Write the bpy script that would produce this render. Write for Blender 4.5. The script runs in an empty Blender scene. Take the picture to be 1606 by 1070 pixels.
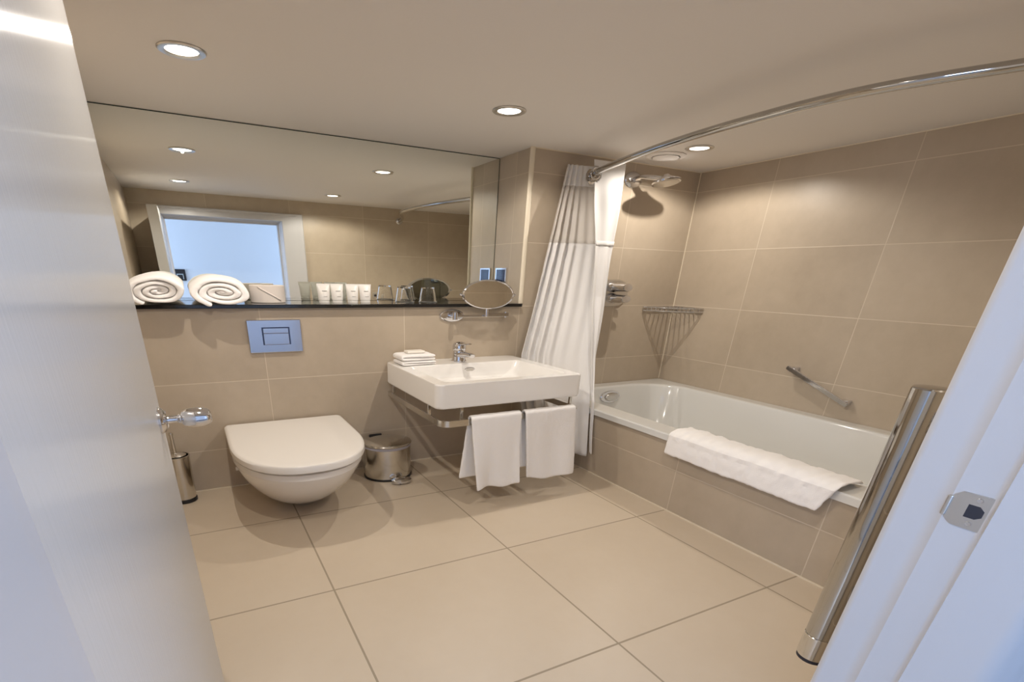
import bpy, bmesh, math, random
from mathutils import Vector, Matrix
from math import sin, cos, pi, radians
random.seed(7)
SC = bpy.context.scene
COL = SC.collection

# ------------------------------------------------------------------ camera
cam_data = bpy.data.cameras.new('camera'); cam = bpy.data.objects.new('camera', cam_data); COL.objects.link(cam)
SC.camera = cam
F = Vector((0.40141824, 0.80612207, -0.4347765)); R = Vector((0.89932615, -0.43679998, 0.02045147)); U = Vector((0.17342399, 0.39921546, 0.90030613))
CP = Vector((1.04368, -3.47593, 1.37482))
m = Matrix((R, U, -F)).transposed().to_4x4(); m.translation = CP
cam.matrix_world = m
cam_data.sensor_fit = 'HORIZONTAL'; cam_data.sensor_width = 36.0
cam_data.lens = 36.0 * 759.0189 / 1606.0
cam_data.shift_x = (803.0 - 697.149) / 1606.0
cam_data.shift_y = (798.633 - 535.0) / 1606.0
cam_data.clip_start = 0.01; cam_data.clip_end = 60

# ------------------------------------------------------------------ world, exposure, hall daylight
W = bpy.data.worlds.new('world'); SC.world = W; W.use_nodes = True
W.node_tree.nodes['Background'].inputs[0].default_value = (0.55, 0.72, 1.0, 1)
W.node_tree.nodes['Background'].inputs[1].default_value = 0.6
SC.view_settings.view_transform = 'Standard'; SC.view_settings.look = 'None'
SC.view_settings.gamma = 1.0; SC.view_settings.exposure = 0.09
SC.view_settings.use_curve_mapping = False
SC.cycles.use_denoising = True
SC.cycles.max_bounces = 12; SC.cycles.diffuse_bounces = 6; SC.cycles.glossy_bounces = 6; SC.cycles.transmission_bounces = 10
SC.cycles.transparent_max_bounces = 12
SC.cycles.caustics_reflective = True; SC.cycles.caustics_refractive = False
SC.cycles.sample_clamp_indirect = 6.0

SPOT_W = 31.0
HALL_W = 58.0
HALL_COL = (0.49, 0.66, 1.0)
def area_light(name, loc, rot, sx, sy, power, col):
    l = bpy.data.lights.new(name, 'AREA'); l.shape = 'RECTANGLE'; l.size = sx; l.size_y = sy; l.energy = power; l.color = col
    o = bpy.data.objects.new(name, l); COL.objects.link(o); o.location = loc; o.rotation_euler = rot
    return o
# daylight through the two hall windows
area_light('hall_daylight', (-0.96, -4.35, 1.35), (0, -pi/2, 0), 1.3, 1.2, HALL_W, HALL_COL)
area_light('hall_daylight', (4.36, -4.35, 1.35), (0, pi/2, 0), 1.3, 1.2, HALL_W*0.8, HALL_COL)

# ------------------------------------------------------------------ sizes
H = 2.2; D = 0.443; XL = 0.60; XC = 3.403; XR = 5.12; XT = 3.65; YF = -3.105; YH = -3.33
SH = 1.188   # shelf top

# ------------------------------------------------------------------ materials
def mat(name, col=(0.8, 0.8, 0.8), rough=0.5, metal=0.0, spec=0.5, **kw):
    M = bpy.data.materials.new(name); M.use_nodes = True
    b = M.node_tree.nodes['Principled BSDF']
    b.inputs['Base Color'].default_value = (*col, 1); b.inputs['Roughness'].default_value = rough
    b.inputs['Metallic'].default_value = metal; b.inputs['Specular IOR Level'].default_value = spec
    for k, v in kw.items():
        b.inputs[k.replace('_', ' ')].default_value = v
    return M
def N(M, t, **kw):
    n = M.node_tree.nodes.new(t)
    for k, v in kw.items(): setattr(n, k, v)
    return n
def L(M, a, b): M.node_tree.links.new(a, b)
def math_node(M, op, a, b=None, c=None):
    n = N(M, 'ShaderNodeMath', operation=op)
    for i, v in enumerate((a, b, c)):
        if v is None: continue
        if isinstance(v, (int, float)): n.inputs[i].default_value = v
        else: L(M, v, n.inputs[i])
    return n.outputs[0]
def noise(M, coord, scale, detail=4, rough=0.55):
    n = N(M, 'ShaderNodeTexNoise'); n.inputs['Scale'].default_value = scale; n.inputs['Detail'].default_value = detail; n.inputs['Roughness'].default_value = rough
    L(M, coord, n.inputs['Vector']); return n.outputs['Fac']
def bump(M, h, strength, dist=0.01):
    n = N(M, 'ShaderNodeBump'); n.inputs['Strength'].default_value = strength; n.inputs['Distance'].default_value = dist
    L(M, h, n.inputs['Height']); L(M, n.outputs[0], M.node_tree.nodes['Principled BSDF'].inputs['Normal'])
def mixc(M, f, a, b):
    n = N(M, 'ShaderNodeMix', data_type='RGBA')
    L(M, f, n.inputs[0])
    for s, v in ((6, a), (7, b)):
        if isinstance(v, tuple): n.inputs[s].default_value = (*v, 1)
        else: L(M, v, n.inputs[s])
    return n.outputs[2]

def tile_mat(name, axes, col_a, col_b, grout, gw=0.005, rough=0.35, spec=0.5):
    """axes: list of (axis index, offset, pitch)"""
    M = mat(name, col_a, rough, 0, spec)
    tc = N(M, 'ShaderNodeTexCoord'); sp = N(M, 'ShaderNodeSeparateXYZ'); L(M, tc.outputs['Object'], sp.inputs[0])
    g = None; ids = []
    for ax, off, T in axes:
        u = math_node(M, 'DIVIDE', math_node(M, 'SUBTRACT', sp.outputs[ax], off), T)
        ids.append(math_node(M, 'FLOOR', u))
        d = math_node(M, 'MULTIPLY', math_node(M, 'SUBTRACT', 0.5, math_node(M, 'ABSOLUTE', math_node(M, 'SUBTRACT', math_node(M, 'FRACT', u), 0.5))), T)
        k = math_node(M, 'LESS_THAN', d, gw*0.5)
        g = k if g is None else math_node(M, 'MAXIMUM', g, k)
    cb = N(M, 'ShaderNodeCombineXYZ')
    for i, v in enumerate(ids): L(M, v, cb.inputs[i])
    wn = N(M, 'ShaderNodeTexWhiteNoise'); L(M, cb.outputs[0], wn.inputs['Vector'])
    n1 = noise(M, tc.outputs['Object'], 2.2, 6, 0.6)
    n2 = noise(M, tc.outputs['Object'], 14.0, 5, 0.6)
    f = math_node(M, 'ADD', math_node(M, 'MULTIPLY', n1, 0.9), math_node(M, 'MULTIPLY', n2, 0.35))
    f = math_node(M, 'ADD', f, math_node(M, 'MULTIPLY', wn.outputs['Value'], 0.22))
    f = math_node(M, 'SUBTRACT', f, 0.25)
    cl = N(M, 'ShaderNodeClamp'); L(M, f, cl.inputs[0])
    c = mixc(M, cl.outputs[0], col_a, col_b)
    c = mixc(M, g, c, grout)
    b = M.node_tree.nodes['Principled BSDF']
    L(M, c, b.inputs['Base Color'])
    L(M, math_node(M, 'ADD', rough, math_node(M, 'MULTIPLY', g, 0.4)), b.inputs['Roughness'])
    h = math_node(M, 'ADD', math_node(M, 'MULTIPLY', g, -1.0), math_node(M, 'MULTIPLY', n2, 0.12))
    bump(M, h, 0.25, 0.004)
    return M
WA = (0.535, 0.452, 0.350); WB = (0.375, 0.306, 0.228); WG = (0.60, 0.52, 0.41)
FA = (0.63, 0.54, 0.425); FB = (0.56, 0.465, 0.35); FG = (0.35, 0.29, 0.21)
AX = (0, 1.4335, 0.983); AY = (1, -0.672, 0.863); AZ = (2, 0.2806, 0.4437)
M_tile_xz = tile_mat('wall_tile_back', [AX, AZ], WA, WB, WG)
M_tile_yz = tile_mat('wall_tile_side', [AY, AZ], WA, WB, WG)
M_floor = tile_mat('floor_tile', [(0, 1.4335, 0.983), (1, -0.6616, 0.861)], FA, FB, FG, gw=0.009, rough=0.42)
M_tile_plain = tile_mat('wall_tile_plain', [AX, (1, -0.672, 0.863), AZ], WA, WB, WG)
def paint(name, col, rough=0.6, sc=60, st=0.03):
    M = mat(name, col, rough)
    tc = N(M, 'ShaderNodeTexCoord'); bump(M, noise(M, tc.outputs['Object'], sc, 3), st, 0.01); return M
M_ceil = paint('ceiling_paint', (0.74, 0.70, 0.655), 0.75)
M_hall = paint('hall_paint', (0.74, 0.75, 0.76), 0.7)
M_frame = paint('white_gloss_frame', (0.52, 0.515, 0.525), 0.35, 30, 0.02)
M_bead = mat('pale_sealant', (0.74, 0.66, 0.52), 0.5)
def door_paint():
    M = mat('door_paint', (0.61, 0.60, 0.585), 0.20, 0, 0.6, Anisotropic=0.97)
    tg = N(M, 'ShaderNodeTangent', direction_type='UV_MAP'); tg.uv_map = 'grain'
    L(M, tg.outputs[0], M.node_tree.nodes['Principled BSDF'].inputs['Tangent'])
    tc = N(M, 'ShaderNodeTexCoord'); mp = N(M, 'ShaderNodeMapping'); mp.inputs['Scale'].default_value = (1, 30, 1.2)
    L(M, tc.outputs['Object'], mp.inputs[0])
    bump(M, noise(M, mp.outputs[0], 6.0, 5, 0.6), 0.10, 0.003); return M
M_door = door_paint()
M_chrome = mat('chrome', (0.70, 0.70, 0.72), 0.06, 1.0)
M_steel = mat('polished_steel', (0.68, 0.66, 0.62), 0.14, 1.0)
M_chrome_darkened = mat('chrome_dark_reflection', (0.50, 0.49, 0.47), 0.05, 1.0)  # same chrome, darkened to carry the brownish surroundings it reflects
M_satin = mat('satin_chrome', (0.56, 0.57, 0.62), 0.16, 1.0)
M_brushed = mat('brushed_steel', (0.62, 0.60, 0.57), 0.30, 1.0)
M_black = mat('black_plastic', (0.012, 0.012, 0.014), 0.35)
M_dark = mat('dark_gap', (0.02, 0.02, 0.03), 0.6)
M_granite = mat('black_granite', (0.010, 0.010, 0.011), 0.07, 0, 0.6)
M_mirror = mat('mirror_glass', (0.915, 0.935, 0.89), 0.0, 1.0)
M_mirror_edge = mat('mirror_edge', (0.05, 0.07, 0.06), 0.3)
M_ceramic = mat('white_ceramic', (0.85, 0.83, 0.80), 0.12, 0, 0.5, Coat_Weight=0.4, Coat_Roughness=0.05)
M_seat = mat('toilet_seat_plastic', (0.82, 0.79, 0.745), 0.22)
M_enamel = mat('bath_enamel', (0.70, 0.70, 0.675), 0.12, 0, 0.5, Coat_Weight=0.3, Coat_Roughness=0.05)
M_soap = mat('ivory_soap', (0.86, 0.82, 0.74), 0.4)
def cloth_mat(name, col, sc=420, st=0.5, tr=0.0):
    M = mat(name, col, 0.92, 0, 0.15)
    b = M.node_tree.nodes['Principled BSDF']; b.inputs['Sheen Weight'].default_value = 0.25
    tc = N(M, 'ShaderNodeTexCoord'); n = noise(M, tc.outputs['Object'], sc, 2); bump(M, n, st, 0.003)
    return M
M_towel = cloth_mat('white_terry', (0.92, 0.90, 0.88), 260, 0.6)
M_curtain = cloth_mat('white_curtain', (0.75, 0.735, 0.72), 600, 0.1)
def sheer_mat():
    M = cloth_mat('sheer_voile', (0.84, 0.81, 0.77), 700, 0.1)
    nt = M.node_tree; b = nt.nodes['Principled BSDF']; out = nt.nodes['Material Output']
    tl = N(M, 'ShaderNodeBsdfTranslucent'); tl.inputs[0].default_value = (0.85, 0.82, 0.78, 1)
    tp = N(M, 'ShaderNodeBsdfTransparent')
    m1 = N(M, 'ShaderNodeMixShader'); m1.inputs[0].default_value = 0.3; L(M, b.outputs[0], m1.inputs[1]); L(M, tl.outputs[0], m1.inputs[2])
    m2 = N(M, 'ShaderNodeMixShader'); m2.inputs[0].default_value = 0.22; L(M, m1.outputs[0], m2.inputs[1]); L(M, tp.outputs[0], m2.inputs[2])
    L(M, m2.outputs[0], out.inputs[0]); return M
M_sheer = sheer_mat()
def glass_mat():
    M = mat('clear_glass', (1, 1, 1), 0.02); b = M.node_tree.nodes['Principled BSDF']
    b.inputs['Transmission Weight'].default_value = 1.0; b.inputs['IOR'].default_value = 1.45; return M
M_glass = glass_mat()
M_tube = mat('white_tube_plastic', (0.82, 0.79, 0.74), 0.35)
M_print = mat('grey_print', (0.30, 0.29, 0.27), 0.6)
M_paper = mat('tissue_paper', (0.76, 0.69, 0.63), 0.9)
M_lip = mat('bin_liner_ring', (0.42, 0.40, 0.44), 0.4)
M_card = mat('white_card', (0.8, 0.79, 0.77), 0.8)
M_navy = mat('navy_gap_reflection', (0.01, 0.02, 0.07), 0.05, 0.0, 0.8)  # for the button gap; on the socket plate it paints a dark-blue reflection
def emis(name, col, s):
    M = mat(name, (1, 1, 1), 0.5); b = M.node_tree.nodes['Principled BSDF']
    b.inputs['Emission Color'].default_value = (*col, 1); b.inputs['Emission Strength'].default_value = s; return M
M_lamp = emis('lamp_glass', (1.0, 0.93, 0.82), 9.0)

# ------------------------------------------------------------------ mesh helpers
def BM(): return bmesh.new()
def box(bm, x0, x1, y0, y1, z0, z1, bev=0.0, seg=2):
    vs = [bm.verts.new((x, y, z)) for x in (x0, x1) for y in (y0, y1) for z in (z0, z1)]
    fs = [(0, 1, 3, 2), (4, 6, 7, 5), (0, 4, 5, 1), (2, 3, 7, 6), (0, 2, 6, 4), (1, 5, 7, 3)]
    faces = [bm.faces.new([vs[i] for i in f]) for f in fs]
    if bev > 0:
        es = {e for f in faces for e in f.edges}
        bmesh.ops.bevel(bm, geom=list(es), offset=bev, segments=seg, affect='EDGES', profile=0.5)
    return bm
def loft(bm, rings, cap0=True, cap1=True, closed=True):
    vr = [[bm.verts.new(p) for p in r] for r in rings]
    n = len(vr[0])
    for a, b in zip(vr[:-1], vr[1:]):
        for i in range(n if closed else n-1):
            j = (i+1) % n
            bm.faces.new((a[i], a[j], b[j], b[i]))
    if cap0: bm.faces.new(list(reversed(vr[0])))
    if cap1: bm.faces.new(vr[-1])
    return vr
def rrect(x0, x1, y0, y1, r, z, n=8):
    """rounded rectangle ring; r may be (radius x, radius y)"""
    rx, ry = r if isinstance(r, tuple) else (r, r)
    rx = min(rx, (x1-x0)/2-1e-4); ry = min(ry, (y1-y0)/2-1e-4)
    out = []
    for cx, cy, a0 in ((x1-rx, y1-ry, 0), (x0+rx, y1-ry, 90), (x0+rx, y0+ry, 180), (x1-rx, y0+ry, 270)):
        for k in range(n+1):
            a = radians(a0 + 90*k/n); out.append((cx+rx*cos(a), cy+ry*sin(a), z))
    return out
AXES = {'z': (Vector((1, 0, 0)), Vector((0, 1, 0)), Vector((0, 0, 1))),
        'y': (Vector((1, 0, 0)), Vector((0, 0, 1)), Vector((0, -1, 0))),
        'x': (Vector((0, 1, 0)), Vector((0, 0, 1)), Vector((-1, 0, 0)))}
def lathe(bm, c, prof, axis='z', s=(1, 1), n=40, basis=None, cap=True):
    """prof: (radius, distance along axis); s: radius factor of the two cross directions"""
    a, b, w = basis or AXES[axis]
    c = Vector(c)
    rings = [[c + a*(r*s[0]*cos(2*pi*k/n)) + b*(r*s[1]*sin(2*pi*k/n)) + w*h for k in range(n)] for r, h in prof]
    loft(bm, rings, cap, cap)
def tube(bm, pts, r, n=14, cap=True, s=(1, 1)):
    """a bar of round section along a line of points; s widens it (horizontal, vertical)"""
    pts = [Vector(p) for p in pts]; rings = []
    up = Vector((0, 0, 1))
    for i, p in enumerate(pts):
        t = (pts[min(i+1, len(pts)-1)] - pts[max(i-1, 0)]).normalized()
        if abs(t.dot(up)) > 0.95: ref = Vector((1, 0, 0))
        else: ref = up
        a = t.cross(ref).normalized(); b = a.cross(t).normalized()
        rr = r[i] if isinstance(r, (list, tuple)) else r
        rings.append([p + a*(rr*s[0]*cos(2*pi*k/n)) + b*(rr*s[1]*sin(2*pi*k/n)) for k in range(n)])
    loft(bm, rings, cap, cap)
def spline(pts, n=8):
    P_ = [Vector(p) for p in pts]; P_ = [2*P_[0]-P_[1]] + P_ + [2*P_[-1]-P_[-2]]; out = []
    for i in range(1, len(P_)-2):
        for k in range(n):
            t = k/n; a, b, c, d = P_[i-1:i+3]
            out.append(0.5*((2*b)+(c-a)*t+(2*a-5*b+4*c-d)*t*t+(3*b-a-3*c+d)*t**3))
    out.append(P_[-2]); return out
def grid(bm, rows):
    vr = [[bm.verts.new(p) for p in r] for r in rows]
    for a, b in zip(vr[:-1], vr[1:]):
        for i in range(len(a)-1): bm.faces.new((a[i], a[i+1], b[i+1], b[i]))
def obj(name, bm, material, parent=None, smooth=True, label=None, recentre=True, angle=35):
    me = bpy.data.meshes.new(name); bmesh.ops.recalc_face_normals(bm, faces=bm.faces)
    off = Vector((0, 0, 0))
    if parent is None and recentre:
        xs = [v.co for v in bm.verts]
        off = Vector(((min(v.x for v in xs)+max(v.x for v in xs))/2, (min(v.y for v in xs)+max(v.y for v in xs))/2, min(v.z for v in xs)))
    elif parent is not None:
        p = parent
        while p is not None: off += p.location; p = p.parent
    for v in bm.verts: v.co -= off
    bm.to_mesh(me); bm.free()
    mats = material if isinstance(material, (list, tuple)) else [material]
    for mm in mats: me.materials.append(mm)
    o = bpy.data.objects.new(name, me); COL.objects.link(o)
    if parent is None: o.location = off
    else: o.parent = parent
    if smooth:
        for p in me.polygons: p.use_smooth = True
        me.set_sharp_from_angle(angle=radians(angle))
        w = o.modifiers.new('face_normals', 'WEIGHTED_NORMAL'); w.keep_sharp = True; w.weight = 80
    if label: o['label'] = label
    return o
def thing(name, label, cat, loc, group=None):
    o = bpy.data.objects.new(name, None); COL.objects.link(o); o.location = loc; o.empty_display_size = 0.05
    o['label'] = label; o['category'] = cat
    if group: o['group'] = group
    return o
def tag(o, label, cat, group=None):
    o['label'] = label; o['category'] = cat
    if group: o['group'] = group
    return o
def struct(name, bm, material, smooth=False):
    o = obj(name, bm, material, None, smooth, recentre=False); o['kind'] = 'structure'; return o
def mod_subsurf(o, l=2):
    s = o.modifiers.new('smooth', 'SUBSURF'); s.levels = l; s.render_levels = l
def mod_solid(o, t, off=0.0):
    o.modifiers.clear()
    s = o.modifiers.new('thickness', 'SOLIDIFY'); s.thickness = t; s.offset = off
_tex = {}
def mod_fluff(o, strength, size=0.03):
    k = size
    if k not in _tex:
        t = bpy.data.textures.new('fluff', 'CLOUDS'); t.noise_scale = size; t.noise_depth = 2; _tex[k] = t
    d = o.modifiers.new('fluff', 'DISPLACE'); d.texture = _tex[k]; d.strength = strength; d.mid_level = 0.5; d.texture_coords = 'LOCAL'

# ------------------------------------------------------------------ room shell
struct('floor', box(BM(), XL-0.1, XR+0.1, YH, 0.0, -0.1, 0.0), M_floor)
struct('ceiling', box(BM(), XL-0.1, XR+0.1, YH, D+0.1, H, H+0.1), M_ceil)
struct('wall_back', box(BM(), XL, XC, 0.0, D, 0, 1.165), M_tile_xz)
struct('wall_back_recess', box(BM(), XL-0.1, XC, D, D+0.1, 0, H), M_tile_xz)
bm = BM(); box(bm, XC, XR+0.1, 0.0, D+0.1, 0, H)
o = struct('wall_shower', bm, [M_tile_xz, M_tile_yz])
for p in o.data.polygons:
    if abs(p.normal.x) > 0.9: p.material_index = 1
struct('wall_right', box(BM(), XR, XR+0.1, YF, 0.0, 0, H), M_tile_yz)
struct('wall_left', box(BM(), XL-0.1, XL, YF, D, 0, H), M_tile_yz)
DX0, DX1, DZ = 0.930, 2.296, 1.957
bm = BM()
box(bm, XL-0.1, DX0-0.012, YH, YF, 0, H); box(bm, DX1+0.012, XR+0.1, YH, YF, 0, H); box(bm, DX0-0.012, DX1+0.012, YH, YF, DZ+0.012, H)
struct('wall_front', bm, M_tile_xz)
struct('wall_bath_panel', box(BM(), 3.655, 3.72, YF, 0.0, 0, 0.452), M_tile_yz)
struct('wall_bath_end', box(BM(), 3.72, XR, YF, -2.76, 0, 0.452), M_tile_plain)
struct('trim_1', box(BM(), 3.648, 3.655, YF, 0.0, 0, 0.007), M_bead)
struct('trim_2', box(BM(), XL, 3.655, -0.006, 0.0, 0, 0.006), M_bead)
bm = BM(); lathe(bm, (XC+0.004, 0.003, SH), [(0.014, 0), (0.014, H-SH)], 'z', (1.5, 0.9), 16)
struct('trim_3', bm, M_bead, True)
bm = BM(); box(bm, 3.4, XR, -0.005, 0, H-0.005, H); box(bm, XR-0.006, XR, YF, 0, H-0.005, H); box(bm, XR-0.006, XR, -0.006, 0, 0.5, H)
struct('trim_4', bm, M_bead)

# hall behind the camera
HY = -5.2
struct('floor_hall', box(BM(), -1.1, 4.5, HY-0.1, YH, -0.1, 0.0), mat('hall_carpet', (0.16, 0.15, 0.15), 0.95))
struct('ceiling_hall', box(BM(), -1.1, 4.5, HY-0.1, YH, 2.4, 2.5), M_hall)
struct('wall_hall_back', box(BM(), -1.1, 4.5, HY-0.1, HY, 0, 2.4), M_hall)
for nm, x0, x1 in (('wall_hall_left', -1.1, -1.0), ('wall_hall_right', 4.4, 4.5)):
    bm = BM(); box(bm, x0, x1, HY, -5.0, 0, 2.4); box(bm, x0, x1, -3.7, YH, 0, 2.4)
    box(bm, x0, x1, -5.0, -3.7, 0, 0.7); box(bm, x0, x1, -5.0, -3.7, 2.0, 2.4)
    struct(nm, bm, M_hall)
struct('wall_hall_front', box(BM(), -1.1, XL-0.1, YH, YH+0.1, 0, 2.4), M_hall)
bm = BM(); box(bm, XL-0.1, XR, YH-0.012, YH, DZ+0.10, 2.4); box(bm, XL-0.1, DX0-0.10, YH-0.012, YH, 0, DZ+0.1); box(bm, DX1+0.10, 4.4, YH-0.012, YH, 0, DZ+0.1)
struct('wall_hall_front_lining', bm, M_hall)

# door frame: a moulded section swept up, across and down
def frame_sweep():
    bm = BM()
    # (inward offset from the reveal line, y): positive offset goes into the opening
    prof = [(-0.275, YF), (-0.275, -3.078), (-0.262, -3.064), (-0.20, -3.064), (-0.18, -3.070), (-0.05, -3.064), (-0.012, -3.062), (-0.004, -3.068), (0.0, -3.078),
            (0.0, -3.120), (0.003, -3.132), (0.008, -3.140), (0.013, -3.146), (0.013, -3.198), (0.018, -3.206), (0.028, -3.211), (0.035, -3.214), (0.035, -3.300),
            (0.028, -3.318), (0.016, -3.328), (-0.02, YH-0.014), (-0.10, YH-0.020), (-0.10, YH-0.012)]
    rings = []
    for x, sx, z, top in ((DX0, 1, 0.0, 0), (DX0, 1, DZ, 1), (DX1, -1, DZ, 1), (DX1, -1, 0.0, 0)):
        r = []
        for o_, y in prof:
            ox = (o_*(0.76 if sx > 0 and o_ > 0 else 1.0)) if o_ > -0.15 else o_*(0.33 if sx > 0 else 1.0)
            oz = o_ if o_ > -0.0 else o_*0.33
            r.append((x + sx*ox, y, z - (oz if top else 0)))
        rings.append(r)
    loft(bm, rings, True, True, closed=True)
    return bm
fr = struct('trim_5', frame_sweep(), M_frame, True)
# strike plate on the right jamb, at its own recess
sx_ = DX1 - 0.013
bm = BM()
pl = [(-3.206, 0.966), (-3.206, 1.034), (-3.160, 1.033), (-3.150, 1.024), (-3.146, 1.012), (-3.146, 0.988), (-3.150, 0.976), (-3.160, 0.967)]
a = [bm.verts.new((sx_, y, z)) for y, z in pl]; b = [bm.verts.new((sx_-0.003, y, z)) for y, z in pl]
bm.faces.new(a); bm.faces.new(b)
for i in range(8): bm.faces.new((a[i], a[(i+1) % 8], b[(i+1) % 8], b[i]))
sp = obj('strike_plate', bm, M_brushed, fr, label='brushed steel strike plate with a dark latch hole')
bm = BM(); box(bm, sx_-0.006, sx_, -3.150, -3.142, 0.980, 1.020, 0.002); obj('strike_lip', bm, M_brushed, sp)
bm = BM(); hl = [(-3.174, 0.988), (-3.174, 1.013), (-3.190, 1.013), (-3.198, 1.006), (-3.198, 0.994), (-3.190, 0.988)]
a = [bm.verts.new((sx_-0.0036, y, z)) for y, z in hl]; b = [bm.verts.new((sx_-0.0030, y, z)) for y, z in hl]
bm.faces.new(a); bm.faces.new(b)
for i in range(6): bm.faces.new((a[i], a[(i+1) % 6], b[(i+1) % 6], b[i]))
obj('latch_hole', bm, M_dark, sp, False)
for z in (0.977, 1.024):
    bm = BM(); lathe(bm, (sx_-0.003, -3.185, z), [(0.0045, 0), (0.004, 0.001), (0.0015, 0.0008)], 'x', (1.2, 0.9), 16); obj('screw', bm, M_chrome, sp)

# ------------------------------------------------------------------ door leaf, open into the room
FX = 0.925; FY = -1.995; HX = 0.932; HY_ = -3.165
bm = BM()
def leaf_pt(t, side, z):
    y = HY_ + (FY-HY_)*t; x = HX + (FX-HX)*t - (0.095 if side else 0); return (x, y, z)
rings = []
for k in range(13):
    t = k/12
    rings.append([leaf_pt(t, 0, 0.008), leaf_pt(t, 0, 1.950), leaf_pt(t, 1, 1.950), leaf_pt(t, 1, 0.008)])
loft(bm, rings)
door = obj('door_1', bm, M_door, None, False, recentre=False); door['kind'] = 'structure'
uvl = door.data.uv_layers.new(name='grain')
for lp in door.data.loops:
    co = door.data.vertices[lp.vertex_index].co; uvl.data[lp.index].uv = (co.y, co.z)
KZ = 1.030; KY = -2.085; KX = FX
bm = BM(); lathe(bm, (KX, KY, KZ), [(0.040, 0.0), (0.040, 0.006), (0.035, 0.012), (0.024, 0.018), (0.018, 0.020)], 'x', (1, 0.80), 32, basis=(Vector((0, 1, 0)), Vector((0, 0, 1)), Vector((1, 0, 0))))
ros = obj('rosette', bm, M_chrome, door)
bm = BM(); lathe(bm, (KX, KY, KZ), [(0.015, 0.014), (0.012, 0.024), (0.012, 0.042), (0.016, 0.047), (0.016, 0.050), (0.024, 0.055), (0.029, 0.066), (0.031, 0.082), (0.030, 0.100), (0.025, 0.114), (0.017, 0.120), (0.006, 0.122)],
                 'x', (1, 0.80), 36, basis=(Vector((0, 1, 0)), Vector((0, 0, 1)), Vector((1, 0, 0))))
obj('door_knob', bm, M_chrome, door)
bm = BM(); box(bm, FX-0.07, FX-0.02, FY, FY+0.003, 0.975, 1.085, 0.001); obj('latch_plate', bm, M_brushed, door)
bm = BM(); lathe(bm, (FX-0.095, KY, KZ), [(0.052, 0.0), (0.046, 0.012), (0.018, 0.02), (0.016, 0.05), (0.036, 0.07), (0.040, 0.095), (0.024, 0.118), (0.006, 0.12)], 'x', (1, 0.8), 28)
obj('door_knob', bm, M_chrome, door)
HANDLE = 1

# ------------------------------------------------------------------ mirror and black shelf
t = thing('wall_mirror', 'wide frameless wall mirror above the black shelf, reaching the ceiling', 'mirror', (2.0, D-0.008, SH))
obj('mirror_glass', box(BM(), XL+0.004, XC-0.006, D-0.010, D-0.001, SH+0.001, H-0.006), M_mirror, t, False)
bm = BM(); box(bm, XL+0.004, XC-0.004, D-0.0105, D-0.001, H-0.0058, H-0.0018); box(bm, XC-0.0058, XC-0.001, D-0.0105, D-0.001, SH+0.001, H-0.0058)
obj('edge_strip', bm, M_mirror_edge, t, False)
bm = BM(); box(bm, XL+0.002, XC-0.002, -0.035, D-0.0005, 1.165, SH, 0.004)
tag(obj('stone_shelf', bm, M_granite), 'long polished black stone shelf under the wall mirror', 'shelf')

# ------------------------------------------------------------------ ceiling downlights
def downlight(x, y, label, w=1.0):
    t = thing('ceiling_downlight', label, 'ceiling light', (x, y, H), 'recessed ceiling downlights')
    s = (1.0, 0.93)
    bm = BM(); lathe(bm, (x, y, H), [(0.064, -0.002), (0.093, -0.002), (0.096, 0.003), (0.092, 0.007), (0.078, 0.009), (0.066, 0.005)], basis=(Vector((1, 0, 0)), Vector((0, 1, 0)), Vector((0, 0, -1))), s=s, n=44, cap=False)
    obj('trim_ring', bm, M_brushed, t)
    bm = BM(); lathe(bm, (x, y, H), [(0.066, 0.001), (0.060, 0.003), (0.03, 0.004), (0.004, 0.004)], basis=(Vector((1, 0, 0)), Vector((0, 1, 0)), Vector((0, 0, -1))), s=s, n=40)
    obj('lamp', bm, M_lamp, t)
    l = bpy.data.lights.new('downlight_beam', 'SPOT'); l.energy = SPOT_W*w; l.color = (1.0, 0.92, 0.825); l.spot_size = radians(162); l.spot_blend = 0.25; l.shadow_soft_size = 0.012
    lo = bpy.data.objects.new('downlight_beam', l); COL.objects.link(lo); lo.parent = t; lo.location = (0, 0, -0.014)
    return t
downlight(1.200, -0.605, 'recessed ceiling downlight above the toilet, at the upper left')
downlight(2.815, -0.607, 'recessed ceiling downlight above the washbasin')
downlight(4.385, -0.569, 'recessed ceiling downlight above the bath, beyond the curtain rail', 1.05)
downlight(1.174, -2.243, 'recessed ceiling downlight near the open door, seen only in the mirror at the left')
downlight(2.796, -2.337, 'recessed ceiling downlight nearer the doorway, seen only in the mirror centre')
t = thing('ceiling_vent', 'round white extractor vent in the ceiling beside the shower downlight', 'vent', (4.38, -0.29, H))
dn = (Vector((1, 0, 0)), Vector((0, 1, 0)), Vector((0, 0, -1)))
bm = BM(); lathe(bm, (4.38, -0.29, H), [(0.105, 0.0), (0.145, 0.0), (0.150, 0.004), (0.140, 0.010), (0.108, 0.012)], basis=dn, s=(1, 0.88), n=40, cap=False); obj('vent_ring', bm, M_ceil, t)
bm = BM(); lathe(bm, (4.38, -0.29, H), [(0.106, 0.001), (0.106, 0.002)], basis=dn, s=(1, 0.88), n=40); obj('duct', bm, M_dark, t)
bm = BM(); lathe(bm, (4.38, -0.29, H), [(0.060, 0.003), (0.098, 0.008), (0.100, 0.014), (0.085, 0.020), (0.02, 0.022)], basis=dn, s=(1, 0.88), n=40); obj('vent_disc', bm, M_ceil, t)

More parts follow.
